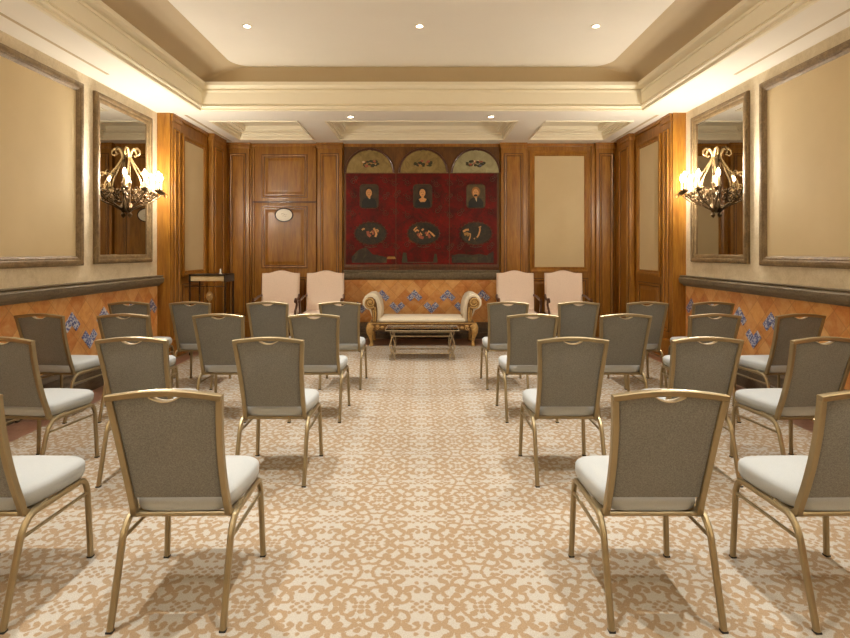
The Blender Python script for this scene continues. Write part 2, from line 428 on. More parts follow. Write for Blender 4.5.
mb = MB(); mb.face(rings[-1]); struct(mb.build('ceiling_tray', 'ceiling_paint', ceil))
mb = MB(); mb.box((-W-.2, YN-.2, 4.2), (W+.2, YF+.2, 4.3)); struct(mb.build('roof', 'ceiling_paint'))
# air slots in the side soffits
k = 1
for sx in (-1, 1):
    mb = MB(); mb.box((sx*3.285, YN+.5, ZC-.004), (sx*3.315, 5.79, ZC+.002)); struct(mb.build('trim_%d' % k, 'cove_paint')); k += 1
    mb = MB(); mb.box((sx*3.20, 7.5, ZC-.006), (sx*3.235, 9.3, ZC+.002)); struct(mb.build('trim_%d' % k, 'cove_paint')); k += 1

# ------------------------------------------------------------------ oak panelled end of the room
def trim(mb, mat, parent=None):
    global k
    o = struct(mb.build('trim_%d' % k, mat, parent)); k += 1; return o
def groove_panel(P, a0, a1, b0, b1, h, parent, raised=True):
    """moulded rectangular panel on an oak face at height h"""
    g = MB(); pframe(g, P, a0, a1, b0, b1, [(0, h-.002), (0, h+.004), (.012, h+.004), (.012, h-.002)]); 
    struct(g.build('panel_groove', 'oak_groove', parent))
    m = MB(); pframe(m, P, a0+.012, a1-.012, b0+.012, b1-.012, [(0, h), (0, h+.012), (.008, h+.018), (.018, h+.016), (.026, h+.008), (.03, h+.001)])
    struct(m.build('panel_moulding', 'oak', parent))
    g = MB(); pframe(g, P, a0+.042, a1-.042, b0+.042, b1-.042, [(0, h-.002), (0, h+.003), (.010, h+.003), (.010, h-.002)])
    struct(g.build('panel_groove', 'oak_groove', parent))
    if raised and a1-a0 > .35 and b1-b0 > .35:
        m = MB(); pframe(m, P, a0+.07, a1-.07, b0+.07, b1-.07, [(0, h), (.02, h+.010), (.055, h+.012)])
        m.face([P(a0+.125, b0+.125, h+.012), P(a1-.125, b0+.125, h+.012), P(a1-.125, b1-.125, h+.012), P(a0+.125, b1-.125, h+.012)])
        struct(m.build('raised_field', 'oak', parent))
def pilaster(P, a0, a1, h0=0, h=.08):
    m = MB(); pbox(m, P, a0, a1, 0, ZC, h0, h, .006)
    pbox(m, P, a0-.012, a1+.012, ZC-.10, ZC-.035, h0, h+.014, .004); pbox(m, P, a0-.02, a1+.02, ZC-.035, ZC, h0, h+.026, .004)
    pbox(m, P, a0-.015, a1+.015, 0, .26, h0, h+.02, .006)
    o = trim(m, 'oak')
    groove_panel(P, a0+.05, a1-.05, .36, ZC-.18, h, o, False)
    return o
for P, s in ((PWL, -1), (PWR, 1)):
    m = MB(); m.box((s*WW, YW, 0), (s*(W+.01), YF, ZC)); body = trim(m, 'oak')     # cladding block
    pilaster(P, 7.42, 7.70, 0, .012)
    pilaster(P, 8.68, 9.18, 0, .09)
    m = MB(); pbox(m, P, 9.28, YF, 0, ZC, 0, .05, .004); trim(m, 'oak')
    # fabric panel in the side
    m = MB(); pframe(m, P, 7.74, 8.58, 1.10, 3.12, [(0, 0), (0, .03), (.02, .034), (.05, .02), (.055, .012), (.075, .016), (.085, .004)]); o = trim(m, 'oak')
    m = MB(); pbox(m, P, 7.81, 8.51, 1.17, 3.05, 0, .005); struct(m.build('fabric_panel', 'panel_cloth', o))
    groove_panel(P, 7.76, 8.56, .36, 1.0, 0, o)
    m = MB(); pbox(m, P, 7.70, 8.68, ZC-.05, ZC, 0, .03, .004); pbox(m, P, 7.70, 8.68, 0, .26, 0, .03, .004); trim(m, 'oak')
# far wall pilasters
for a0, a1 in ((-3.335, -2.95), (-1.78, -1.36), (1.36, 1.79), (2.99, 3.335)): pilaster(PF, a0, a1, 0, .09)
for s in (-1, 1):
    m = MB(); a = sorted((s*1.80, s*2.95)); pbox(m, PF, a[0], a[1], ZC-.05, ZC, 0, .04, .004); o = trim(m, 'oak')
    m = MB(); a = sorted((s*2.925, s*2.99)); pbox(m, PF, a[0], a[1], 0, ZC, 0, .035, .006); trim(m, 'oak')
# framed fabric panel on the far wall
m = MB(); pframe(m, PF, 1.86, 2.90, 1.10, 3.20, [(0, 0), (0, .035), (.02, .04), (.05, .024), (.06, .014), (.08, .02), (.095, .004)]); o = trim(m, 'oak')
m = MB(); pbox(m, PF, 1.94, 2.82, 1.18, 3.12, 0, .006); struct(m.build('fabric_panel', 'panel_cloth', o))
groove_panel(PF, 1.88, 2.88, .36, 1.0, 0, o)
m = MB(); pbox(m, PF, 1.80, 2.95, 0, .26, 0, .04, .004); trim(m, 'oak')
# door with oval plaque
PD = Plane((0, YF-.02, 0), (1, 0, 0), (0, 0, 1), (0, -1, 0))
d = MB(); pbox(d, PD, -2.87, -1.84, .01, 2.30, -.015, .02, .003); door = struct(d.build('door_1', 'oak'))
groove_panel(PD, -2.75, -1.96, 1.17, 2.24, .02, door); groove_panel(PD, -2.75, -1.96, .2, 1.02, .02, door)
m = MB(); pbox(m, PF, -2.87, -1.84, 2.32, ZC, 0, .035, .003); o = trim(m, 'oak'); groove_panel(PF, -2.75, -1.96, 2.38, 3.13, .035, o)
m = MB(); pbox(m, PF, -2.90, -1.81, 2.296, 2.325, 0, .055, .004); trim(m, 'oak_groove')
m = MB(); [pbox(m, PF, a, a+.03, 0, 3.22, 0, .045, .004) for a in (-2.905, -1.84)]; trim(m, 'oak')
pq = thing('oval_plaque', 'small oval white plaque with dark rim on the oak door', 'plaque', (-2.36, YF-.055, 2.085))
def ellipse(cx, cy, rx, ry, n=28): return [(cx+rx*math.cos(2*PI*i/n), cy+ry*math.sin(2*PI*i/n)) for i in range(n)]
m = MB(); m.prism(ellipse(0, 0, .148, .112), lambda a, b, h: (a, -h, b), -.015, .008, .003); m.build('face', 'white_enamel', pq)
m = MB(); m.tube([(.15*math.cos(2*PI*i/32), -.01, .114*math.sin(2*PI*i/32)) for i in range(32)], .009, 8, closed=True); m.build('rim', 'dark_iron', pq)
m = MB()   # faint emblem: curved strokes
m.tube([(-.05+.01*i, -.0088, .012+.012*math.sin(i*.6)) for i in range(11)], .0025, 6); m.tube([(-.03+.01*i, -.0088, -.02+.006*math.sin(i*.9)) for i in range(8)], .0022, 6)
m.build('emblem', 'mirror_edge', pq)

# ------------------------------------------------------------------ dado on the side walls and far niche
rail = [(1.00, 0), (1.00, .035), (1.022, .05), (1.03, .075), (1.05, .095), (1.08, .10), (1.10, .105), (1.112, .085), (1.12, .075), (1.13, .09), (1.138, .09), (1.138, 0)]
railf = [(.975, 0), (.975, .03), (.985, .05), (1.01, .065), (1.05, .09), (1.09, .095), (1.11, .07), (1.12, .09), (1.138, .09), (1.138, 0)]
base = [(0, 0), (0, .10), (.12, .10), (.13, .085), (.17, .085), (.20, .07), (.23, .075), (.25, .06), (.30, .05), (.30, 0)]
basef = [(0, 0), (0, .30), (.09, .30), (.10, .26), (.17, .25), (.19, .22), (.21, .20), (.24, .06), (.24, 0)]
def cluster(mb, P, a, z, flip, s=.066, h=.012):
    g = s*1.07
    for da, dz in ((0, g), (-g, 0), (g, 0)):
        cz = z + (-dz if flip else dz) + (g/2 if flip else -g/2)
        mb.prism([(a+da-s, cz), (a+da, cz-s), (a+da+s, cz), (a+da, cz+s)], P, 0.002, h, 0)
for P, s, nm in ((PL, -1, 'left'), (PR, 1, 'right')):
    m = MB(); prun(m, P, YN, YW, rail); trim(m, 'stone_rail')
    m = MB(); prun(m, P, YN, YW, base); struct(m.build('baseboard_%s' % nm, 'stone_base'))
    m = MB(); pbox(m, P, YN, YW, .30, 1.0, 0, .006); o = trim(m, 'tiles_y')
    m = MB()
    for a in (5.57, 6.13, 6.70, 7.22): cluster(m, P, a, .74, False)
    for a in (5.87, 6.43, 7.00): cluster(m, P, a, .52, True)
    struct(m.build('tile_inlay', 'blue_tile', o))
m = MB(); prun(m, PF, -1.34, 1.34, railf); trim(m, 'stone_rail')
m = MB(); prun(m, PF, -1.34, 1.34, basef); struct(m.build('baseboard_far', 'stone_base'))
m = MB(); pbox(m, PF, -1.36, 1.36, .24, .98, 0, .006); o = trim(m, 'tiles_x')
m = MB()
for a in (-.685, -.12, .45, 1.05): cluster(m, PF, a, .70, False, .066)
for a in (-1.03, -.42, .17, .70): cluster(m, PF, a, .49, True, .066)
struct(m.build('tile_inlay', 'blue_tile', o))

# ------------------------------------------------------------------ wall frames and mirrors
fp = [(0, 0), (0, .03), (.012, .042), (.03, .046), (.05, .04), (.062, .028), (.075, .03), (.09, .02), (.10, .008), (.10, 0)]
for P, s, lab in ((PL, -1, 'on the plaque door side'), (PR, 1, 'across from the plaque door')):
    o = thing('wall_panel', 'large beige fabric panel in weathered grey wood frame, wall '+lab, 'wall panel', tuple(P(4.2, 1.31)), 0, 'framed fabric panels on the side walls')
    a = MB(); pframe(a, P, 2.6, 5.73, 1.31, 3.20, fp); a = a.build('frame', 'frame_wood', o)
    b = MB(); pbox(b, P, 2.69, 5.64, 1.40, 3.11, .002, .009); b = b.build('fabric_panel', 'panel_cloth', o)
    keep_local(o, a, b)
    o = thing('wall_mirror', 'tall mirror in weathered wood frame behind sconce, '+lab, 'mirror', tuple(P(6.63, 1.32)), 0, 'mirrors behind the candle sconces')
    mp = [(0, 0), (0, .03), (.012, .045), (.03, .05), (.05, .042), (.055, .03), (.07, .034), (.088, .028), (.10, .014), (.10, 0)]
    a = MB(); pframe(a, P, 5.94, 7.18, 1.32, 3.195, mp); a = a.build('frame', 'frame_wood', o)
    b = MB(); pbox(b, P, 6.03, 7.09, 1.41, 3.105, .002, .010); b = b.build('mirror_glass', 'mirror_glass', o)
    keep_local(o, a, b)

# ------------------------------------------------------------------ candle sconces
def sconce(P, lab):
    root = thing('candle_sconce', 'wrought iron five-candle sconce lit in front of mirror '+lab, 'wall light', tuple(P(6.60, 1.82)), 0, 'candle sconces on the side mirrors')
    Y0 = 6.60; obs = []
    def pol(r, th, z):   # th=0 straight out from wall
        return P(Y0+r*math.sin(th), z, .045+r*math.cos(th))
    m = MB()
    m.lathe([(.002, 1.81), (.02, 1.825), (.028, 1.85), (.012, 1.875), (.03, 1.90), (.045, 1.93), (.03, 1.965), (.012, 1.99), (.012, 2.2), (.02, 2.22), (.01, 2.25), (.01, 2.45), (.02, 2.50), (.014, 2.56), (.004, 2.6)],
            tuple(P(Y0, 0, .05)), 14)
    obs.append(m.build('stem', 'bronze_iron', root))
    m = MB(); m.prism(ellipse(Y0, 1.97, .06, .10, 20), P, .011, .022, .004); obs.append(m.build('wall_plate', 'bronze_iron', root))
    for th in (-1.22, -.62, 0, .62, 1.22):
        m = MB()
        def f(r, z): return pol(r, th, z)
        path = [(.015, 1.90), (.06, 1.925), (.12, 1.96), (.19, 1.985), (.26, 2.02), (.32, 2.07), (.355, 2.105), (.375, 2.11)]
        pts = [f(r, z) for r, z in path]
        m.tube(pts, .0075, 8, taper=[1.2, 1.2, 1.1, 1, 1, .9, .9, .9])
        m.tube(spiral((.27, 2.085), .05, .012, -PI/2, 2.2*PI, 18, f), .006, 6)
        m.tube(spiral((.17, 2.05), .055, .012, -PI/2-.2, -3.0*PI, 18, f), .0065, 6)
        m.tube(spiral((.09, 2.05), .045, .012, -PI/2, 2*PI, 16, f), .006, 6)
        m.tube(spiral((.40, 2.09), .035, .01, PI*.9, -1.4*PI, 14, f), .005, 6)
        m.tube([f(.09, 2.10), f(.12, 2.16), f(.18, 2.17), f(.21, 2.13), f(.2, 2.09)], .005, 6)
        for r, z in ((.22, 2.03), (.3, 2.09), (.13, 2.11), (.07, 2.14)): m.ball(tuple(f(r, z)), .012, .012, .02, 8, 6)
        arm = m.build('arm', 'bronze_iron', root); obs.append(arm)
        c = pol(.35, th, 0)
        m = MB(); m.lathe([(.008, 2.105), (.03, 2.115), (.044, 2.135), (.046, 2.14), (.02, 2.14), (.02, 2.155), (.014, 2.16)], (c.x, c.y, 0), 14)
        obs.append(m.build('drip_cup', 'bronze_iron', arm))
        m = MB(); m.lathe([(.0125, 2.15), (.0125, 2.27), (.011, 2.275), (.004, 2.278)], (c.x, c.y, 0), 12); obs.append(m.build('candle', 'candle', arm))
        m = MB(); m.lathe([(.004, 2.275), (.013, 2.285), (.018, 2.303), (.017, 2.322), (.010, 2.343), (.002, 2.362)], (c.x, c.y, 0), 10); obs.append(m.build('bulb', 'bulb_glow', arm))
    for th in (-1.25, -.42, .42, 1.25):
        m = MB()
        def f(r, z): return pol(r, th, z)
        m.tube([f(.015, 2.53), f(.05, 2.46), f(.11, 2.37), f(.16, 2.30), f(.19, 2.23), f(.20, 2.18), f(.19, 2.13)], .0075, 8, taper=[1.3, 1.3, 1.1, 1, .9, .8, .7])
        m.tube(spiral((.225, 2.32), .034, .010, PI, -1.2*PI, 14, f), .007, 6)
        m.tube(spiral((.215, 2.18), .035, .010, PI, 3.4*PI, 14, f), .006, 6)
        obs.append(m.build('scroll', 'pale_gilt', root))
    for th in (-1.45, -.1, 1.45):
        m = MB()
        def f(r, z): return pol(r, th, z)
        m.tube([f(.0, 2.45), f(.006, 2.52), f(.02, 2.59), f(.055, 2.635), f(.10, 2.64), f(.13, 2.61), f(.135, 2.575), f(.11, 2.555), f(.085, 2.57)], .011, 8, taper=[.8, 1.2, 1.4, 1.3, 1.1, 1, .8, .7, .5])
        obs.append(m.build('top_leaf', 'pale_gilt', root))
    keep_local(root, *obs)
    root.location.z += .05
sconce(PL, 'beside the plaque door end'); sconce(PR, 'opposite the plaque door side')

# ------------------------------------------------------------------ painted panel above the sofa
def ring_pts(cx, cz, r, a0, a1, n): return [(cx+r*math.cos(a0+(a1-a0)*i/n), cz+r*math.sin(a0+(a1-a0)*i/n)) for i in range(n+1)]
mur = thing('painted_wall_panel', 'old red painted wooden panel with portraits and ovals above the sofa', 'painting', (0, YF, 1.14))
mo = []
def mp_(mb, name, mat, parent=None):
    o = mb.build(name, mat, parent or mur); mo.append(o); return o
H0 = .03
m = MB(); pbox(m, PF, -1.335, 1.335, 1.14, ZC-.06, 0, H0, .004); mp_(m, 'board', 'old_panel_wood')
m = MB(); pbox(m, PF, -1.30, 1.30, 1.235, 2.80, H0, H0+.006, .002); mp_(m, 'red_field', 'red_paint')
m = MB(); rnd = random.Random(11)
for px_ in (-1.17, -.63, -.44, -.24, .28, .47, .66, 1.20):
    for pz_ in (2.66, 2.40, 2.12, 1.55):
        x_ = px_+rnd.uniform(-.03, .03); z_ = pz_+rnd.uniform(-.04, .04); q_ = rnd.choice((-1, 1))
        m.tube(spiral((x_, z_), .055, .012, 0, q_*3.2*PI, 20, lambda a, b: PF(a, b, H0+.007)), .0045, 5)
        m.tube(spiral((x_+.05*q_, z_+.06), .035, .008, PI, q_*-2.4*PI, 16, lambda a, b: PF(a, b, H0+.007)), .004, 5)
mp_(m, 'painted_scrollwork', 'garland')
m = MB(); [pbox(m, PF, a-.006, a+.006, 1.24, 2.80, H0+.004, H0+.008) for a in (-.44, .48)]; mp_(m, 'board_joint', 'dark_wood')
m = MB(); prun(m, PF, -1.33, 1.33, [(1.14, H0), (1.14, H0+.03), (1.18, H0+.035), (1.20, H0+.015), (1.235, H0+.012), (1.235, H0)]); mp_(m, 'lower_moulding', 'dark_wood')
cxs = (-.895, .03, .935)
for i, cx in enumerate(cxs):
    R = .395
    m = MB(); m.prism([(cx+R*math.cos(a), 2.815+R*.98*math.sin(a)) for a in [PI*j/20 for j in range(21)]], PF, H0, H0+.008); lun = mp_(m, 'lunette', 'lunette_grey' if i == 2 else 'lunette_green')
    m = MB(); m.tube([PF(cx+(R+.02)*math.cos(PI*j/24), 2.815+(R+.02)*.98*math.sin(PI*j/24), H0+.012) for j in range(25)], .018, 8)
    m.tube([PF(cx-.06, 3.20, H0+.01), PF(cx, 3.22, H0+.02), PF(cx+.06, 3.20, H0+.01)], .016, 6); mp_(m, 'arch_moulding', 'dark_wood')
    # flowers
    rnd = random.Random(i+3)
    for mat, n_, sz in (('leaf_paint', 16, .030), ('rose_paint', 6, .026), ('pale_paint', 3, .028), ('ochre_paint' if i < 2 else 'blue_paint', 5, .024)):
        m = MB()
        for _ in range(n_):
            a = cx+rnd.uniform(-.15, .15)*(1 if mat == 'leaf_paint' else .75); z = 2.97+rnd.uniform(-.055, .055)*(1-abs(a-cx)*3)
            s_ = sz*rnd.uniform(.6, 1.1); m.prism(ellipse(a, z, s_*1.2, s_*.8, 10), PF, H0+.008, H0+.010+rnd.uniform(0, .004))
        mp_(m, {'leaf_paint': 'painted_leaves', 'rose_paint': 'painted_roses', 'pale_paint': 'painted_white_blooms'}.get(mat, 'painted_small_blooms'), mat, lun)['kind'] = 'stuff'
    # portrait
    pc = (-.90, .02, .935)[i]; pz = 2.41
    def rr2(cx_, cz_, hw, hh, r, n=5):
        o_ = []
        for qx, qz, a0 in ((cx_+hw-r, cz_+hh-r, 0), (cx_-hw+r, cz_+hh-r, PI/2), (cx_-hw+r, cz_-hh+r, PI), (cx_+hw-r, cz_-hh+r, 1.5*PI)):
            o_ += [(qx+r*math.cos(a0+PI/2*j/n), qz+r*math.sin(a0+PI/2*j/n)) for j in range(n+1)]
        return o_
    b1 = H0+.006
    m = MB(); m.prism(rr2(pc, pz, .155, .20, .06), PF, b1, b1+.004); por = mp_(m, 'portrait', 'portrait_olive' if i == 2 else 'portrait_ground')
    m = MB(); m.tube([PF(a, b, b1+.005) for a, b in rr2(pc, pz, .160, .205, .06)], .007, 6, closed=True); mp_(m, 'painted_border', 'garland', por)
    body = [(-.13, -.195), (-.125, -.10), (-.09, -.045), (-.04, -.02), (.04, -.02), (.09, -.045), (.125, -.10), (.13, -.195)]
    m = MB(); m.prism([(pc+x, pz+z) for x, z in body], PF, b1+.004, b1+.007); mp_(m, 'painted_coat', 'black_paint', por)
    hc = {0: 'hair_paint', 1: 'hair_paint', 2: 'orange_hair_paint'}[i]
    m = MB(); m.prism(ellipse(pc, pz+.072, .072 if i != 1 else .085, .088, 18), PF, b1+.004, b1+.008); mp_(m, 'painted_hair', hc, por)
    m = MB(); m.prism(ellipse(pc-.004, pz+.055, .052, .068, 18), PF, b1+.008, b1+.011)
    m.prism([(pc-.018, pz+.02), (pc+.018, pz+.02), (pc+.022, pz-.03), (pc-.022, pz-.03)], PF, b1+.007, b1+.009)
    if i == 1: m.prism([(pc-.07, pz-.05), (pc, pz-.02), (pc+.07, pz-.05), (pc+.04, pz-.10), (pc-.04, pz-.10)], PF, b1+.007, b1+.010)
    mp_(m, 'painted_face', 'flesh_paint', por)
    if i != 1:
        m = MB(); m.prism([(pc-.014, pz-.035), (pc+.018, pz-.035), (pc+.012, pz-.10 if i == 2 else pz-.05)], PF, b1+.007, b1+.010); mp_(m, 'painted_collar', 'pale_paint', por)
    m = MB()
    for ex in (-.018, .014): m.prism(ellipse(pc+ex, pz+.066, .008, .004, 8), PF, b1+.011, b1+.012)
    m.prism(ellipse(pc-.002, pz+.026, .012, .004, 8), PF, b1+.011, b1+.012)
    if i == 2: m.prism(ellipse(pc-.004, pz+.012, .034, .02, 12), PF, b1+.0105, b1+.0115)
    mp_(m, 'painted_features', 'hair_paint', por)
    # oval scene
    oc = (-.875, .035, .935)[i]; oz = 1.77
    m = MB(); m.prism(ellipse(oc, oz, .265, .185, 32), PF, b1, b1+.004); ov = mp_(m, 'oval_scene', 'vignette_dark')
    m = MB(); m.tube([PF(oc+.275*math.cos(2*PI*j/36), oz+.195*math.sin(2*PI*j/36), b1+.004) for j in range(36)], .006, 6, closed=True)
    for j in range(22):
        a = 2*PI*j/22; m.prism(ellipse(oc+.287*math.cos(a), oz+.207*math.sin(a), .014, .008, 7), PF, b1, b1+.005)
    for j in range(7): m.prism(ellipse(oc-.09+.03*j, oz-.225-.012*math.cos((j-3)*.6), .016, .011, 7), PF, b1, b1+.005)
    mp_(m, 'painted_garland', 'garland', ov)
    def stroke(mb, pts, w):
        mb.tube([PF(oc+a, oz+b, b1+.004) for a, b in pts], 1, up=PF.n, flat=(w, .004, .001))
    F = MB(); A = MB()
    if i == 0:
        stroke(F, [(-.15, .06), (-.12, .08), (-.10, .075)], .03); stroke(F, [(.05, .09), (.08, .05), (.10, -.01), (.08, -.06)], .035); stroke(F, [(.10, .07), (.13, .05), (.12, .02)], .025)
        stroke(F, [(-.01, .01), (.02, .03), (.04, 0)], .02); stroke(A, [(-.05, .04), (-.04, -.02), (0, -.05)], .05); stroke(A, [(.03, .05), (.05, -.02)], .04)
    elif i == 1:
        stroke(F, [(-.17, .05), (-.14, .09), (-.11, .11)], .025); stroke(F, [(-.15, .03), (-.11, .06), (-.08, .04)], .03); stroke(F, [(-.08, -.05), (-.05, .01), (-.03, -.03)], .03)
        stroke(F, [(.05, -.04), (.09, .04), (.14, .0), (.19, -.05)], .03); stroke(F, [(.0, .08), (-.03, .05)], .03); stroke(A, [(-.10, .0), (-.06, -.06), (0, -.08)], .05); stroke(A, [(.03, .02), (.09, -.03), (.11, -.08)], .04)
    else:
        stroke(F, [(-.22, .03), (-.17, .06), (-.12, .065)], .035); stroke(F, [(-.14, .0), (-.09, -.01), (-.10, -.07), (-.12, -.12)], .02); stroke(F, [(.07, .11), (.07, .05), (.05, -.02), (.02, -.07)], .025)
        stroke(F, [(.065, .12), (.075, .10)], .045); stroke(F, [(-.03, -.08), (-.02, -.10)], .02); stroke(A, [(-.20, -.02), (-.15, .0), (-.12, -.04)], .05)
    mp_(F, 'painted_figures', 'flesh_paint', ov); mp_(A, 'painted_drapery', 'rose_paint' if i < 2 else 'ochre_paint', ov)
# dark landscapes along the foot
for x0, x1, hts in ((-1.20, -.60, (.10, .22, .26, .14, .12, .09)), (.52, 1.24, (.12, .15, .14, .13, .15, .12, .20))):
    m = MB(); n_ = len(hts); top = [(x0+(x1-x0)*j/(n_-1), 1.27+h) for j, h in enumerate(hts)]
    m.prism([(x1, 1.265), (x0, 1.265)]+top, PF, H0+.006, H0+.009); mp_(m, 'painted_landscape', 'landscape_dark')
for x0, x1, z0, z1, mt in ((-.60, -.44, 1.33, 1.37, 'ochre_paint'), (.60, .88, 1.31, 1.36, 'leaf_paint'), (-.34, -.24, 1.27, 1.44, 'leaf_paint'), (.20, .28, 1.28, 1.42, 'leaf_paint'), (-.34, .28, 1.262, 1.28, 'garland')):
    m = MB(); m.prism([(x0, z0), (x1, z0), (x1-.02, z1), (x0+.02, z1)], PF, H0+.006, H0+.010); mp_(m, 'painted_detail', mt)
keep_local(mur, *mo)

# ------------------------------------------------------------------ banquet chair
def make_chair():
    t = thing('banquet_chair', '', 'chair')
    # back profile
    def by(z): u = (z-.40)/.50; return .125-.20*u+.045*u*u
    def bw(z): u = (z-.40)/.50; return .188-.015*u+.034*u*u
    sec = (.024, .030, .005)
    zs = [.43+.46*i/10 for i in range(11)]
    for s in (-1, 1): pass
    m = MB()
    for s in (-1, 1):
        pts = [Vector((s*.205, .235, .386)), Vector((s*.199, .185, .376)), Vector((s*.192, .145, .378)), Vector((s*.188, .122, .395))] + [Vector((s*bw(z), by(z), z)) for z in zs]
        m.tube(pts, 1, up=(1, 0, 0), flat=(.030, .025, .0035))
    top = [Vector((-.216+.432*i/12, by(.895)-.001, .892+.020*math.sin(PI*i/12))) for i in range(13)]
    m.tube(top, 1, up=(0, 1, 0), flat=(.024, .032, .0035))
    m.tube([(-.186, .132, .383), (.186, .132, .383)], 1, up=(0, 1, 0), flat=(.018, .024, .004))
    m.build('back_frame', 'chair_metal', t)
    # upholstered back
    m = MB(); nx, nz = 24, 12
    def ztop(x):
        z = .890+.020*math.cos(PI*x/.432)-.012
        if abs(x) < .056: z -= .021*math.cos(PI*x/.112)**.8
        return z
    F, B = [], []
    for j in range(nz+1):
        rf, rb = [], []
        for i in range(nx+1):
            u = -1+2*i/nx; v = j/nz
            x0 = u*.19; zt = ztop(x0); z = .462+(zt-.462)*v; x = u*(bw(z)-.009)
            puff = .012*(1-u**6)*(1-(2*v-1)**8)
            rf.append((x, by(z)+.012+puff, z)); rb.append((x, by(z)-.003-puff*.35, z))
        F.append(rf); B.append(rb)
    for G in (F, B): m.loft(G, False, smooth=True)
    edge = lambda G: [G[0][i] for i in range(nx+1)]+[G[j][nx] for j in range(1, nz+1)]+[G[nz][i] for i in range(nx-1, -1, -1)]+[G[j][0] for j in range(nz-1, 0, -1)]
    m.loft([edge(F), edge(B)], True, smooth=False)
    bmesh.ops.remove_doubles(m.bm, verts=m.bm.verts[:], dist=1e-5)
    m.build('backrest', 'chair_back_fabric_shaded', t)
    m = MB(); pts = []
    for i in range(17):
        x = -.058+.116*i/16; z = ztop(x)+.001; pts.append((x, by(z)+.003, z))
    m.tube(pts, 1, up=(0, 1, 0), flat=(.005, .030, .0015)); m.build('handle_highlight', 'lit_pad_edge', t)  # pale strip painting in the light caught on the pad's top edge
    # seat
    m = MB()
    def outline(ins, z, crown=0):
        out = []; n = 44
        for i in range(n):
            a = 2*PI*i/n; c, s_ = math.cos(a), math.sin(a); e = .36
            px = math.copysign(abs(c)**e, c); py = math.copysign(abs(s_)**e, s_)
            y = .328+py*(.210-ins); hw = .196+.024*min(1, max(0, (y-.12)/.25)) - ins
            out.append((px*hw, y+(-.006*(px*px) if py > 0 else 0), z))
        return out
    m.loft([outline(.03, .390), outline(.006, .396), outline(-.002, .415), outline(-.002, .452), outline(.003, .462), outline(.014, .472), outline(.05, .479), outline(.11, .483), outline(.175, .484)], True, True, True)
    m.build('seat', 'chair_seat_fabric_lit', t)
    m = MB()
    for s in (-1, 1): m.tube([(s*.17, .17, .382), (s*.17, .50, .382)], 1, up=(0, 0, 1), flat=(.03, .015, .003))
    m.tube([(-.2, .45, .380), (.2, .45, .380)], 1, up=(0, 0, 1), flat=(.025, .016, .003)); m.tube([(-.2, .24, .380), (.2, .24, .380)], 1, up=(0, 0, 1), flat=(.025, .016, .003))
    m.build('seat_frame', 'chair_metal', t)
    for s in (-1, 1):
        rear = fillet([(s*.213, -.012, .004), (s*.212, .085, .332), (s*.211, .135, .380), (s*.213, .33, .380)], [.05, .05], 5)
        front = fillet([(s*.226, .505, .004), (s*.215, .498, .327), (s*.213, .475, .380), (s*.213, .33, .380)], [.05, .04], 5)
        for pts, ft in ((rear, (s*.213, -.012)), (front, (s*.226, .505))):
            m = MB(); m.tube(pts, 1, up=(1, 0, 0), flat=(.024, .024, .006)); lg = m.build('leg', 'chair_metal', t)
            g = MB(); g.box((ft[0]-.0125, ft[1]-.0125, .0), (ft[0]+.0125, ft[1]+.0125, .008), .002); g.build('foot_glide', 'black_rubber', lg)
        m = MB(); m.tube([(s*.214, .076, .308), (s*.217, .500, .310)], .0075, 8); m.build('stretcher', 'chair_metal', t)
    return t
def dup(root):
    r = root.copy(); COL.objects.link(r)
    for ch in list(root.children):
        c = ch.copy(); COL.objects.link(c); c.parent = r
        for g in list(ch.children):
            e = g.copy(); COL.objects.link(e); e.parent = c
    return r
proto = make_chair(); used = False
ORD = ('first', 'second', 'third', 'fourth')
def place(x, y, rz, row, col, side):
    global used
    o = dup(proto) if used else proto; used = True
    o.location = (x, y, .008); o.rotation_euler = (0, 0, math.radians(rz))
    where = 'beside the aisle' if col == 0 else ORD[col]+' from the aisle'
    o['label'] = 'grey banquet chair, %s row from the sofa, %s, %s' % (ORD[row], where, 'oval plaque door side' if side < 0 else 'side opposite plaque door')
    o['category'] = 'chair'; o['group'] = 'banquet chairs in two blocks facing the sofa'
LAY = [  # row from sofa, y, [(x, rot) from aisle]
    (0, 5.78, [(-.855, 0), (-1.61, 1), (-2.42, -1), (-3.06, -1)], [(.905, 0), (1.645, 0), (2.36, 0), (3.05, 1)]),
    (1, 4.66, [(-.905, 0), (-1.71, 0), (-2.51, 0), (-3.215, -5)], [(.935, 0), (1.72, 0), (2.47, 0), (3.19, 5)]),
    (2, 3.39, [(-.935, 0), (-1.77, 1), (-2.565, -7)], [(.925, 0), (1.745, 0), (2.46, 6)]),
    (3, 2.10, [(-.968, 1), (-1.80, -1)], [(.935, 0), (1.71, 1.5)]),
]
for row, y, L, R in LAY:
    for c, (x, r) in enumerate(L): place(x, y, r, row, c, -1)
    for c, (x, r) in enumerate(R): place(x, y, r, row, c, 1)

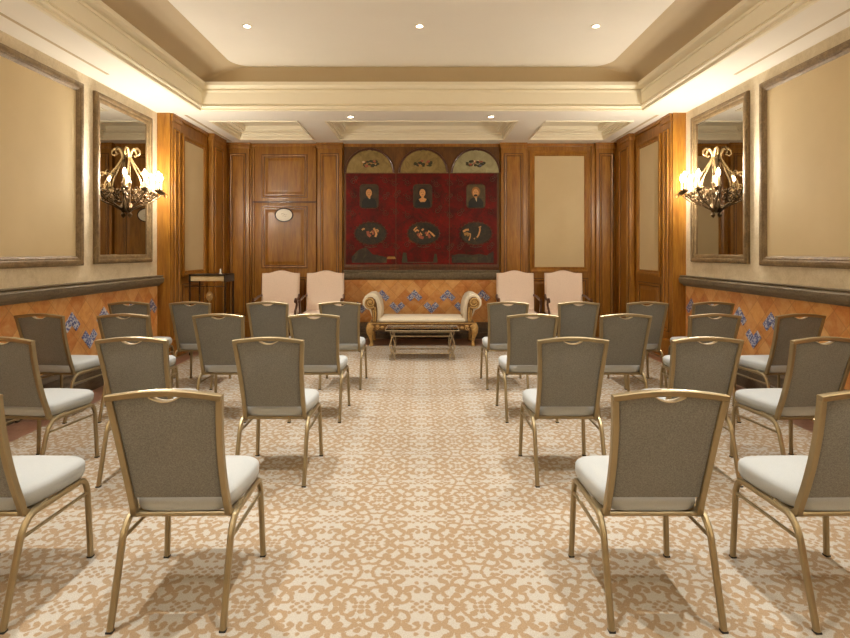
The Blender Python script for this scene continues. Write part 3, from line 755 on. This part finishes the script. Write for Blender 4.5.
# ------------------------------------------------------------------ sofa (backless, scroll arms)
sf = thing('scroll_arm_settee', 'backless cream settee with gilt carved frame and scroll arms against tiled niche', 'sofa', (.01, 8.42, .0085))
m = MB()
rings = []
for ins, z in ((.02, .365), (0, .375), (0, .40), (.012, .418), (.05, .432), (.12, .440), (.2, .443)):
    rings.append([(sx*(.66-ins)+0, .30+sy*(.29-min(ins, .25)), z) for sx, sy in ((-1, -1), (-.5, -1), (0, -1), (.5, -1), (1, -1), (1, 0), (1, 1), (.5, 1), (0, 1), (-.5, 1), (-1, 1), (-1, 0))])
m.loft(rings, True, True, True); m.build('seat_cushion', 'sofa_fabric', sf)
FX = lambda s: (lambda a, b, h: (s*a, h, b))
for s in (-1, 1):
    outer = [(.65, .365), (.625, .46), (.625, .56), (.64, .65), (.665, .72), (.70, .775), (.755, .805), (.82, .80), (.88, .765), (.915, .70), (.915, .63), (.88, .575), (.83, .55), (.79, .55), (.775, .52), (.77, .44), (.77, .365)]
    m = MB(); m.prism(outer, FX(s), .03, .60, .022); arm = m.build('arm', 'sofa_fabric', sf)
    inner = [(.70, .34), (.685, .46), (.688, .57), (.70, .65), (.72, .71), (.765, .75), (.82, .75), (.865, .71), (.88, .65), (.855, .60), (.81, .585), (.78, .58), (.762, .50), (.765, .34)]
    m = MB(); m.prism(inner, FX(s), -.005, .032, .006); m.build('scroll_front', 'gilt_dark', arm)
    m = MB(); m.tube(spiral((.795, .665), .085, .012, -PI*.75, 3.6*PI, 46, lambda a, b: (s*a, -.012, b)), .013, 8, taper=[1]*30+[.9]*10+[.8]*7)
    m.tube([(s*.722, -.01, .60), (s*.712, -.012, .50), (s*.718, -.01, .38)], .012, 8); m.tube([(s*.748, -.01, .56), (s*.748, -.012, .46), (s*.742, -.01, .38)], .008, 8)
    m.ball((s*.795, -.012, .665), .022, .018, .022); m.build('scroll_carving', 'gilt_carved', arm)
m = MB(); m.prism([(-.83, .245), (-.815, .36), (.815, .36), (.83, .245), (.76, .225), (.60, .255), (.40, .25), (.20, .235), (0, .222), (-.20, .235), (-.40, .25), (-.60, .255), (-.76, .225)], lambda a, b, h: (a, h, b), -.01, .03, .006)
m.box((-.80, .03, .26), (.80, .60, .36)); rl = m.build('seat_rail', 'gilt_dark', sf)
m = MB(); rnd = random.Random(5)
for i in range(21):
    x = -.76+.076*i; m.ball((x, -.014, .295+.016*math.sin(i*1.7)), .030, .014, .020, 10, 6)
    if i % 2: m.tube(spiral((x, .28), .034, .008, 0, 2.6*PI*(1 if i % 4 == 1 else -1), 14, lambda a, b: (a, -.018, b)), .006, 6)
m.tube([(-.83, -.016, .352), (.83, -.016, .352)], .008, 8); m.build('rail_carving', 'gilt_carved', rl)
for sx in (-1, 1):
    for y in (.025, .56):
        m = MB(); m.tube([(sx*.79, y, .33), (sx*.805, y-.015, .27), (sx*.805, y-.02, .21), (sx*.79, y-.008, .14), (sx*.78, y, .08), (sx*.78, y-.001, .04), (sx*.781, y-.001, .003)], .036, 10, taper=[1.5, 1.65, 1.35, .85, .62, .66, .95])
        m.ball((sx*.80, y-.03, .28), .05, .035, .06); m.build('leg', 'gilt_carved', sf)
for o in sf.children: pass

# ------------------------------------------------------------------ coffee table
ct = thing('coffee_table', 'glass-topped low table on scrolled iron trestle in front of the settee', 'table', (0.01, 7.52, .008))
m = MB(); m.box((-.49, -.23, .395), (.49, .26, .405), .003); m.build('glass_top', 'glass', ct)
m = MB(); rect = [(-.49, -.23, .398), (.49, -.23, .398), (.49, .26, .398), (-.49, .26, .398)]
for a, b in zip(rect, rect[1:]+rect[:1]): m.tube([a, b], .005, 8)
m.build('top_rim', 'table_iron', ct)
m = MB()
for y in (-.16, .18): m.tube([(-.40, y, .384), (.40, y, .384)], .008, 8)
for sx in (-1, 1): m.tube([(sx*.40, -.22, .384), (sx*.40, .25, .384)], .010, 8)
m.build('top_support', 'table_iron', ct)
for sx in (-1, 1):
    for y in (-.16, .18):
        X = sx*.40; m = MB()
        for e in (-1, 1):
            m.tube([(X+e*.026, y, .382), (X+e*.022, y, .345), (X+e*.006, y, .315), (X+e*.008, y, .295), (X+e*.026, y, .24), (X+e*.034, y, .18), (X+e*.022, y, .125), (X+e*.006, y, .10), (X+e*.018, y, .075), (X+e*.030, y, .045), (X+e*.034, y, .012)], .008, 8)
            m.tube(spiral((X+e*.024, .055), .022, .008, PI/2, 3*PI, 12, lambda a, b: (a, y, b)), .005, 6)
            m.ball((X+e*.034, y, .010), .012, .012, .010, 8, 6)
        m.ball((X, y, .305), .018, .012, .013); m.build('leg', 'table_iron', ct)
    m = MB(); m.tube([(sx*.40, -.16, .10), (sx*.40, .18, .10)], .007, 8); m.tube([(sx*.40, -.16, .305), (sx*.40, .18, .305)], .007, 8); m.build('side_bar', 'table_iron', ct)
for y, z in ((-.16, .315), (.18, .315), (-.16, .085), (.18, .085)):
    m = MB(); m.tube([(-.40, y, z), (.40, y, z)], .008, 8); m.ball((0, y, z), .03, .011, .011, 8, 6); m.build('stretcher', 'table_iron', ct)

# ------------------------------------------------------------------ pink armchairs
def armchair():
    t = thing('high_back_armchair', '', 'armchair')
    m = MB(); n = 14; top = [(-.30+.60*i/n, 1.095+.045*(.5-.5*math.cos(2*PI*max(0, min(1, (i/n-.12)/.76))))) for i in range(n+1)]
    m.prism([(-.30, .46)]+top+[(.30, .46)], lambda a, b, h: (a, h+(b-.46)*.10, b), .46, .56, .022); m.build('backrest', 'pink_fabric', t)
    m = MB(); m.box((-.30, -.02, .36), (.30, .50, .50), .035); m.build('seat', 'pink_fabric', t)
    m = MB(); m.box((-.295, .0, .32), (.295, .54, .37), .006); m.build('seat_rail', 'dark_wood', t)
    for s in (-1, 1):
        m = MB(); m.tube([(s*.30, .50, .74), (s*.32, .36, .73), (s*.33, .20, .70), (s*.325, .08, .70), (s*.32, .02, .715), (s*.32, -.02, .69), (s*.32, -.01, .665)], .019, 8)
        m.tube([(s*.325, .05, .70), (s*.33, .07, .62), (s*.315, .03, .53), (s*.30, .03, .40)], .018, 8); m.build('arm', 'dark_wood', t)
        m = MB(); m.lathe([(.026, .33), (.028, .28), (.016, .26), (.026, .22), (.03, .16), (.015, .12), (.026, .09), (.028, .05), (.018, .02), (.022, 0)], (s*.27, .03, 0), 12); m.build('leg', 'dark_wood', t)
        m = MB(); m.tube([(s*.27, .50, .33), (s*.27, .54, .12), (s*.27, .58, 0)], .022, 8); m.build('leg', 'dark_wood', t)
        m = MB(); m.tube([(s*.27, .03, .14), (s*.27, .54, .14)], .013, 8); m.build('side_stretcher', 'dark_wood', t)
    m = MB(); m.tube([(-.27, .28, .14), (.27, .28, .14)], .014, 8); m.ball((0, .28, .14), .05, .02, .02, 8, 6); m.build('cross_stretcher', 'dark_wood', t)
    return t
ac = armchair()
for i, (x, rz, lab) in enumerate(((-2.26, 4, 'pink high-back armchair in front of the oak door with the oval plaque'), (-1.55, 2, 'pink high-back armchair between the plaque door and the settee'),
                              (1.51, -2, 'pink high-back armchair beside the settee, before the far oak pilaster across from the door'), (2.28, -4, 'pink high-back armchair beneath the far wall fabric panel'))):
    o = ac if i == 0 else dup(ac)
    o.location = (x, 8.44, .0085); o.rotation_euler = (0, 0, math.radians(rz)); o['label'] = lab; o['category'] = 'armchair'; o['group'] = 'pink armchairs along the far wall'

# ------------------------------------------------------------------ iron console stand by the side panelling
cs = thing('console_stand', 'tall thin iron stand with pale cloth band by the oak side wall', 'stand', (-2.99, 7.85, -.012+.0205))
m = MB(); m.box((-.235, -.17, 1.035), (.235, .17, 1.108), .006); m.build('cloth_band', 'linen_top', cs)
m = MB(); m.box((-.255, -.19, 1.112), (.255, .19, 1.13), .004)
for sx in (-1, 1): m.box((sx*.237, -.19, 1.02), (sx*.255, .19, 1.125), .003)
m.build('top', 'dark_iron', cs)
for sx in (-1, 1):
    for sy in (-1, 1):
        m = MB(); m.tube([(sx*.245, sy*.17, 1.03), (sx*.245, sy*.17, .0)], .011, 8); m.build('leg', 'dark_iron', cs)
m = MB(); m.tube([(-.245, -.17, .96), (.245, -.17, .96)], .005, 8); m.tube([(-.245, .17, .2), (.245, .17, .2)], .008, 8); m.build('cross_bar', 'dark_iron', cs)
m = MB(); m.prism(ellipse(.03, .825, .046, .066), lambda a, b, h: (a, -.17-h, b), -.006, .006, .002); m.tube([(.03, -.17, .96), (.03, -.17, .89)], .003, 6); m.ball((.03, -.178, .825), .02, .008, .03); m.ball((.03, -.17, .742), .01, .01, .01, 8, 6)
m.build('hanging_crest', 'pale_gilt', cs, True)
cd = MB(); cd.lathe([(.020, 1.139), (.022, 1.148), (.011, 1.155), (.011, 1.205), (.004, 1.21)], (-2.85, 7.80, 0), 12); tag(cd.build('candle_stub', 'white_plastic'), 'short white candle standing on the iron console stand', 'candle')

# ------------------------------------------------------------------ downlights
def downlight(x, y, z, lab, watt, size=1.2, visible=True):
    t = thing('recessed_downlight', lab, 'ceiling light', (x, y, z), 0, 'recessed ceiling downlights')
    m = MB(); m.lathe([(.034, .0), (.034, -.006), (.048, -.008), (.052, -.002), (.052, .0)], (0, 0, 0), 20); m.build('trim_ring', 'trim_paint', t)
    m = MB(); m.lathe([(.0, -.004), (.032, -.004), (.032, -.001), (.0, -.001)], (0, 0, 0), 20); m.build('lens', 'downlight_glow', t)
    L = bpy.data.lights.new('downlight_beam', 'SPOT'); L.energy = watt; L.spot_size = size; L.spot_blend = 1.0; L.color = (1, .985, .95); L.shadow_soft_size = .035
    o = bpy.data.objects.new('downlight_beam', L); COL.objects.link(o); o.parent = t; o.location = (0, 0, -.03)
    return t
WD = 300
names = {-1.9: 'plaque door side', 0: 'centre line', 1.9: 'side opposite plaque door'}
for y, w in ((5.96, 1.0), (4.15, 1.0), (2.35, 1.0), (.5, .8)):
    for x in (-1.89, -.02, 1.89):
        kx = names[min(names, key=lambda q: abs(q-x))]
        rowname = {5.96: 'first', 4.15: 'second', 2.35: 'third', .5: 'fourth'}[y]
        downlight(x, y, ZT-.0, 'small bright downlight in the tray ceiling, %s row from the sofa, %s' % (rowname, kx), WD*w)
for x, lab in ((-.98, 'small downlight in the low soffit between coffers, plaque door side'), (.96, 'small downlight in the low soffit between coffers, side opposite plaque door')):
    downlight(x, 7.60, ZC, lab, 120)

# added spots without fittings, beside and behind the viewpoint, to brighten the ceiling
for y in (1.2, -1.8):
    for sx in (-1, 1):
        L = bpy.data.lights.new('ceiling_fill_spot', 'SPOT'); L.energy = 160; L.color = (1, .96, .88); L.shadow_soft_size = .12; L.spot_size = 2.7; L.spot_blend = .6
        o = bpy.data.objects.new('ceiling_fill_spot', L); COL.objects.link(o); o.location = (sx*3.1, y, 2.2); o.rotation_euler = (PI, 0, 0)
# ------------------------------------------------------------------ world, camera, view
w = bpy.data.worlds.new('world'); SC.world = w; w.use_nodes = True
w.node_tree.nodes['Background'].inputs[0].default_value = (.9, .8, .65, 1); w.node_tree.nodes['Background'].inputs[1].default_value = .3
cam = bpy.data.cameras.new('camera'); co = bpy.data.objects.new('camera', cam); COL.objects.link(co)
cam.sensor_width = 36; cam.lens = 550*36/850; cam.shift_x = 3.5/850; cam.shift_y = -67/850; cam.clip_start = .05
co.location = (0, 0, 1.45); co.rotation_euler = (PI/2, 0, 0)
SC.camera = co
SC.view_settings.view_transform = 'Standard'; SC.view_settings.look = 'None'; SC.view_settings.gamma = 1; SC.view_settings.use_curve_mapping = False
SC.view_settings.exposure = 0.15
SC.cycles.max_bounces = 10; SC.cycles.diffuse_bounces = 6; SC.cycles.glossy_bounces = 4; SC.cycles.transmission_bounces = 6; SC.cycles.transparent_max_bounces = 8
SC.cycles.caustics_reflective = False; SC.cycles.caustics_refractive = False; SC.cycles.sample_clamp_indirect = 4; SC.cycles.use_denoising = True
